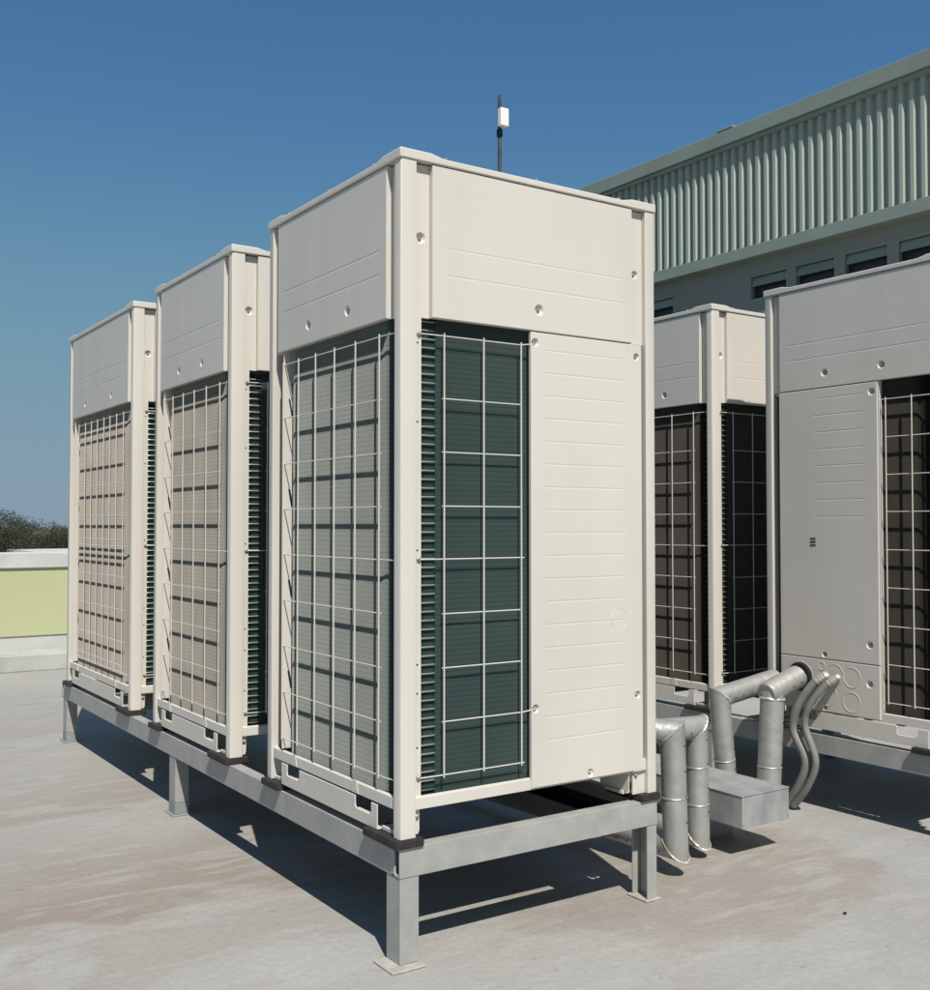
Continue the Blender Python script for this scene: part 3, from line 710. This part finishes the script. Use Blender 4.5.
# flexible conduits
def conduit(pts, r, label):
    root = empty('flexible_conduit', pts[0]); b = Vector(pts[0]); P = [Vector(p) - b for p in pts]
    # catmull-rom
    out = []
    Q = [P[0] * 2 - P[1]] + P + [P[-1] * 2 - P[-2]]
    for i in range(1, len(Q) - 2):
        for k in range(12):
            t = k / 12; a, bb, c, d_ = Q[i - 1], Q[i], Q[i + 1], Q[i + 2]
            out.append(0.5 * ((2 * bb) + (c - a) * t + (2 * a - 5 * bb + 4 * c - d_) * t * t + (3 * bb - a - 3 * c + d_) * t ** 3))
    out.append(P[-1])
    MB().sweep(out, r, 16).build('conduit_hose', 'conduit', root, smooth=True)
    dd = (out[2] - out[0]).normalized()
    c = MB(); c.cyl(Vector((0.012, 0, 0)), out[2], r * 1.05, 12); c.cyl(out[1], out[1] + dd * .022, r * 1.22, 8); c.cyl(out[1] + dd * .024, out[1] + dd * .034, r * 1.12, 16)
    c.build('connector', 'brass', root, bevel=.001)
    tag(root, label, 'conduit', 'grey flexible conduits beside the duct box'); return root
conduit([(1.952, .300, .198), (1.925, .335, .160), (1.90, .383, .074), (1.90, .398, -.007), (1.90, .346, -.107), (1.90, .375, -.200), (1.90, .43, GZ + .018)], .0158, 'thicker grey flexible conduit, left of the pair, dropping from the side panel')
conduit([(1.952, .250, .198), (1.925, .285, .160), (1.90, .328, .090), (1.90, .348, .018), (1.90, .303, -.100), (1.90, .335, -.195), (1.90, .40, GZ + .015)], .0125, 'thinner grey flexible conduit, right of the pair, dropping from the side panel')
# cable tray under the left row
ct = empty('cable_tray', (.60, .05, BB_ := -.085)); tag(ct, 'dark perforated cable tray lying inside the left frame under the units', 'cable tray')
tm = MB(); tm.box(0, .13, 0, 3.05, 0, .003)
for x in (0, .127):
    tm.box(x, x + .003, 0, 3.05, .0032, .055)
for k in range(60): tm.box(-.0015, .0002, .02 + k * .05, .045 + k * .05, .02, .035)
tm.build('tray_channel', 'tray', ct)
for k, x in enumerate((.035, .065, .095)): MB().cyl((x, .01, .018), (x, 3.04, .018), .013, 10).build('insulated_line', 'rubber', ct, smooth=True)

pbm = bmesh.new(); bmesh.ops.create_icosphere(pbm, subdivisions=2, radius=.006)
for v_ in pbm.verts: v_.co *= random.uniform(.75, 1.15); v_.co.z *= .6
pme = bpy.data.meshes.new('pebble'); pbm.to_mesh(pme); pbm.free(); pme.materials.append(M['black'])
po_ = bpy.data.objects.new('pebble', pme); COL.objects.link(po_); po_.location = (1.163, -.361, GZ + .003); tag(po_, 'tiny dark pebble alone on the pale deck at lower right', 'pebble')
# ------------------------------------------------------------------ aerial mast
ma = empty('aerial_mast', (3.40, 4.30, GZ)); tag(ma, 'thin dark aerial mast with a small white box near its top', 'aerial')
MB().cyl((0, 0, 0), (0, 0, 4.235), .014, 12).build('pole', 'mast', ma, smooth=True)
MB().cyl((0, 0, 4.235), (0, 0, 4.29), .012, 12).build('pole_tip', 'mast', ma, smooth=True)
MB().box(-.036, .038, -.07, -.024, 4.035, 4.172).build('antenna_box', 'abox', ma, bevel=.006)
MB().cyl((0, 0, 3.975), (0, 0, 4.025), .023, 12).build('clamp', 'black', ma, smooth=True)
MB().box(-.12, .12, -.12, .12, 0.0, .01).build('base_plate', 'frame', ma)

# ------------------------------------------------------------------ building on the right
bd = empty('industrial_building', (9.5, 4, GZ)); tag(bd, 'grey green industrial building with ribbed metal cladding on the right', 'building')
ox, oy, oz = 9.5, 4.0, GZ
def B(): return MB()
def bb(mb, x0, x1, y0, y1, z0, z1): return mb.box(x0 - ox, x1 - ox, y0 - oy, y1 - oy, z0 - oz, z1 - oz)
YA, YB = -9.0, 15.4
bb(B(), 9.9, 20, YA + .1, YB - .1, -8, 5.7).build('building_body', 'bwall', bd)
rf = bb(B(), 9.36, 9.62, YA, YB, 5.757, 5.955); bb(rf, 9.385, 9.60, YA, YB, 5.700, 5.755); rf.build('roof_fascia', 'bgreen2', bd, bevel=.008)
bb(B(), 9.62, 20, YA, YB, 5.72, 5.90).build('roof', 'bgreen2', bd)
cl = MB(); pitch = 0.137; dep = 0.058; n = int((YB - YA) / pitch); prof = []
for k in range(n):
    y = YA + k * pitch; prof += [(y, 0), (y + .055, 0), (y + .077, dep), (y + .122, dep)]
prof.append((YA + n * pitch, 0)); m_ = len(prof)
xb = 9.483
vs = [(xb - p[1] - ox, p[0] - oy, 4.30 - oz) for p in prof] + [(xb - p[1] - ox, p[0] - oy, 5.74 - oz) for p in prof]
cl.add(vs, [(i, i + 1, m_ + i + 1, m_ + i) for i in range(m_ - 1)]); cl.build('ribbed_cladding', 'bgreen', bd, recalc=False)
gt = bb(B(), 9.40, 9.60, YA, YB, 4.189, 4.342); gt.build('cladding_girt', 'bgreen2', bd, bevel=.004)
bl = MB(); random.seed(3)
for k in range(0, n, 2):
    y = YA + k * pitch + .03; bl.cyl((9.405 - ox, y - oy, 4.352 - oz), (9.42 - ox, y - oy, 4.352 - oz), .008, 6)
bl.build('bolt', 'black', bd)
# lower wall with window openings under the girt
tops, sill = 3.985, 3.655
wins = []
y = 7.235
groups = []
for gy in (7.235 + 4.85, 7.235, 7.235 - 4.85, 7.235 - 9.7):
    for i in range(5): wins.append((gy - 0.718 * i - 0.60, gy - 0.718 * i))
wins = sorted([w_ for w_ in wins if w_[0] > YA + .3 and w_[1] < YB - .3])
wl = MB()
bb(wl, 9.56, 9.90, YA + .1, YB - .1, tops, 4.25); bb(wl, 9.56, 9.90, YA + .1, YB - .1, -1.0, sill)
prev = YA + .1
for (a, b) in wins + [(YB - .1, YB)]:
    bb(wl, 9.56, 9.90, prev, a, sill, tops); prev = b
wl.build('wall', 'bwall', bd)
for (a, b) in wins:
    yc = (a + b) / 2
    fm_ = bb(MB(), 9.552, 9.60, a - .012, a + .012, sill, tops); bb(fm_, 9.552, 9.60, b - .012, b + .012, sill, tops); bb(fm_, 9.552, 9.60, a + .0125, b - .0125, tops - .012, tops + .012); bb(fm_, 9.552, 9.60, a + .0125, b - .0125, sill - .02, sill + .025)
    wf = fm_.build('window', 'bgreen2', bd, bevel=.003)
    t = MB(); vs = [(9.60 - ox, a + .025 - oy, tops - .022 - oz), (9.60 - ox, b - .025 - oy, tops - .022 - oz), (9.565 - ox, b - .025 - oy, 3.845 - oz), (9.565 - ox, a + .025 - oy, 3.845 - oz)]
    vs += [(p[0] + .012, p[1], p[2]) for p in vs]
    t.add(vs, [(0, 1, 2, 3), (4, 7, 6, 5), (0, 4, 5, 1), (1, 5, 6, 2), (2, 6, 7, 3), (3, 7, 4, 0)]); t.build('window_flap', 'bgreen2', wf)
    bb(MB(), 9.655, 9.667, a + .001, b - .001, sill + .001, tops - .001).build('pane', 'winglass', wf)
# bump on the fascia joint
ds = MB(); bb(ds, 9.355, 9.50, 7.33, 7.62, 5.956, 5.985); ds.build('joint_flashing', 'bgreen2', bd, bevel=.02)

# ------------------------------------------------------------------ parapet
pw = empty('parapet_wall', (-3, 6.2, GZ)); tag(pw, 'low roof parapet painted pale green with a grey-white coping', 'parapet')
def pb(x0, x1, y0, y1, z0, z1, mb=None): return (mb or MB()).box(x0 + 3, x1 + 3, y0 - 6.2, y1 - 6.2, z0 - GZ, z1 - GZ)
XA, XB = -15.9, 9.28
pb(XA, XB, 5.84, 6.168, GZ, -0.180).build('curb', 'pgrey', pw, bevel=.006)
pb(XA, XB, 6.17, 6.34, -0.18, -0.074).build('wall_base', 'pwhite', pw)
pb(XA, XB, 6.160, 6.34, -0.074, 0.424).build('green_wall', 'pgreen', pw)
cp = MB(); x = XA
while x < XB:
    x2 = min(x + 2.6, XB); pb(x, x2 - .012, 6.142, 6.38, 0.424, 0.537, cp); x += 2.6
cp.build('coping', 'pwhite', pw, bevel=.006)

# ------------------------------------------------------------------ far trees and houses
def tree(x, y, h, cr, leaf, label, seed):
    rnd = random.Random(seed); gz = -8.0; root = empty('tree', (x, y, gz)); tk = MB()
    tk.cyl((0, 0, 0), (0.1, 0, h * .45), .22, 8, .13)
    for k in range(6):
        a = 2 * math.pi * k / 6 + rnd.random(); tk.cyl((0.1, 0, h * rnd.uniform(.3, .45)), (math.cos(a) * cr * .6, math.sin(a) * cr * .6, h * rnd.uniform(.6, .8)), .09, 6, .03)
    tk.build('trunk', 'bark', root)
    cr_ = MB(); clumps = []
    for k in range(30):
        a = rnd.uniform(0, 2 * math.pi); rr_ = cr * math.sqrt(rnd.random()) * .85; zz = h * rnd.uniform(.5, .88) - rr_ * .28
        clumps.append((math.cos(a) * rr_, math.sin(a) * rr_, zz, rnd.uniform(.6, 1.0) * cr * .40))
    for (cx, cy, cz, s) in clumps:
        for k in range(1300):
            v = Vector((rnd.gauss(0, 1), rnd.gauss(0, 1), rnd.gauss(0, 1))).normalized() * s * rnd.uniform(.12, 1.0) ** .4
            c = Vector((cx, cy, cz)) + Vector((v.x, v.y, v.z * .75)); q = rnd.uniform(.03, .065)
            u = Vector((rnd.gauss(0, 1), rnd.gauss(0, 1), rnd.gauss(0, 1))).normalized(); w_ = u.orthogonal().normalized() * q; u = u * q
            cr_.add([c - u, c + w_ * .6, c + u, c - w_ * .6], [(0, 1, 2, 3)])
    cr_.build('crown', leaf, root, recalc=False)
    tag(root, label, 'tree', 'trees beyond the parapet'); return root
def polar(az_, dist): return cam.location.x + dist * math.sin(R(az_)), cam.location.y + dist * math.cos(R(az_))
TR = [(9.0, 62, 10.4, 4.2, 'leafB', 'dark tree beyond the parapet at the left edge of the view'), (11.6, 60, 11.1, 4.7, 'leafA', 'tallest brownish tree beyond the parapet, rounded crown'),
      (14.8, 72, 9.7, 3.8, 'leafA', 'brownish tree beyond the parapet, sloping down to the right'), (16.8, 84, 9.6, 3.8, 'leafB', 'lower dark tree beyond the parapet, beside the far unit'),
      (5.5, 66, 10.6, 4.2, 'leafA', 'brownish tree beyond the parapet, left of the whole view'), (1.5, 70, 9.4, 4.2, 'leafB', None), (-3, 66, 9.8, 4.0, 'leafA', None), (-8, 74, 9.5, 4.0, 'leafB', None), (19.5, 80, 10, 4.0, 'leafB', 'dark tree beyond the parapet, hidden behind the far units'), (24, 80, 9.4, 4.0, 'leafA', None), (28, 84, 9.2, 4.0, 'leafB', None)]
for i, (a_, ds_, h_, c_, lf, lb) in enumerate(TR):
    x_, y_ = polar(a_, ds_)
    if lb is None: continue
    tree(x_, y_, h_, c_, lf, lb, 40 + i)
def house(az_, dist, wd, dp, top, label):
    x_, y_ = polar(az_, dist); root = empty('white_house', (x_, y_, -8)); hh = top + 8
    MB().box(-wd / 2, wd / 2, 0, dp, 0, hh - .25).build('wall', 'farwhite', root)
    MB().box(-wd / 2 - .3, wd / 2 + .3, -.3, dp + .3, hh - .245, hh).build('roof', 'farroof', root)
    for k in range(int(wd // 3)): MB().box(-wd / 2 + 1 + k * 3, -wd / 2 + 2.2 + k * 3, -.03, -.001, hh - 2.4, hh - 1.1).build('window', 'winglass', root)
    tag(root, label, 'house')
house(16.2, 52, 7, 6, -0.45, 'white flat roofed house showing between the trees and the far unit')
house(10.2, 50, 4.5, 6, -0.75, 'pale flat roofed house low at the left edge below the trees')

print('objects', len(bpy.data.objects))
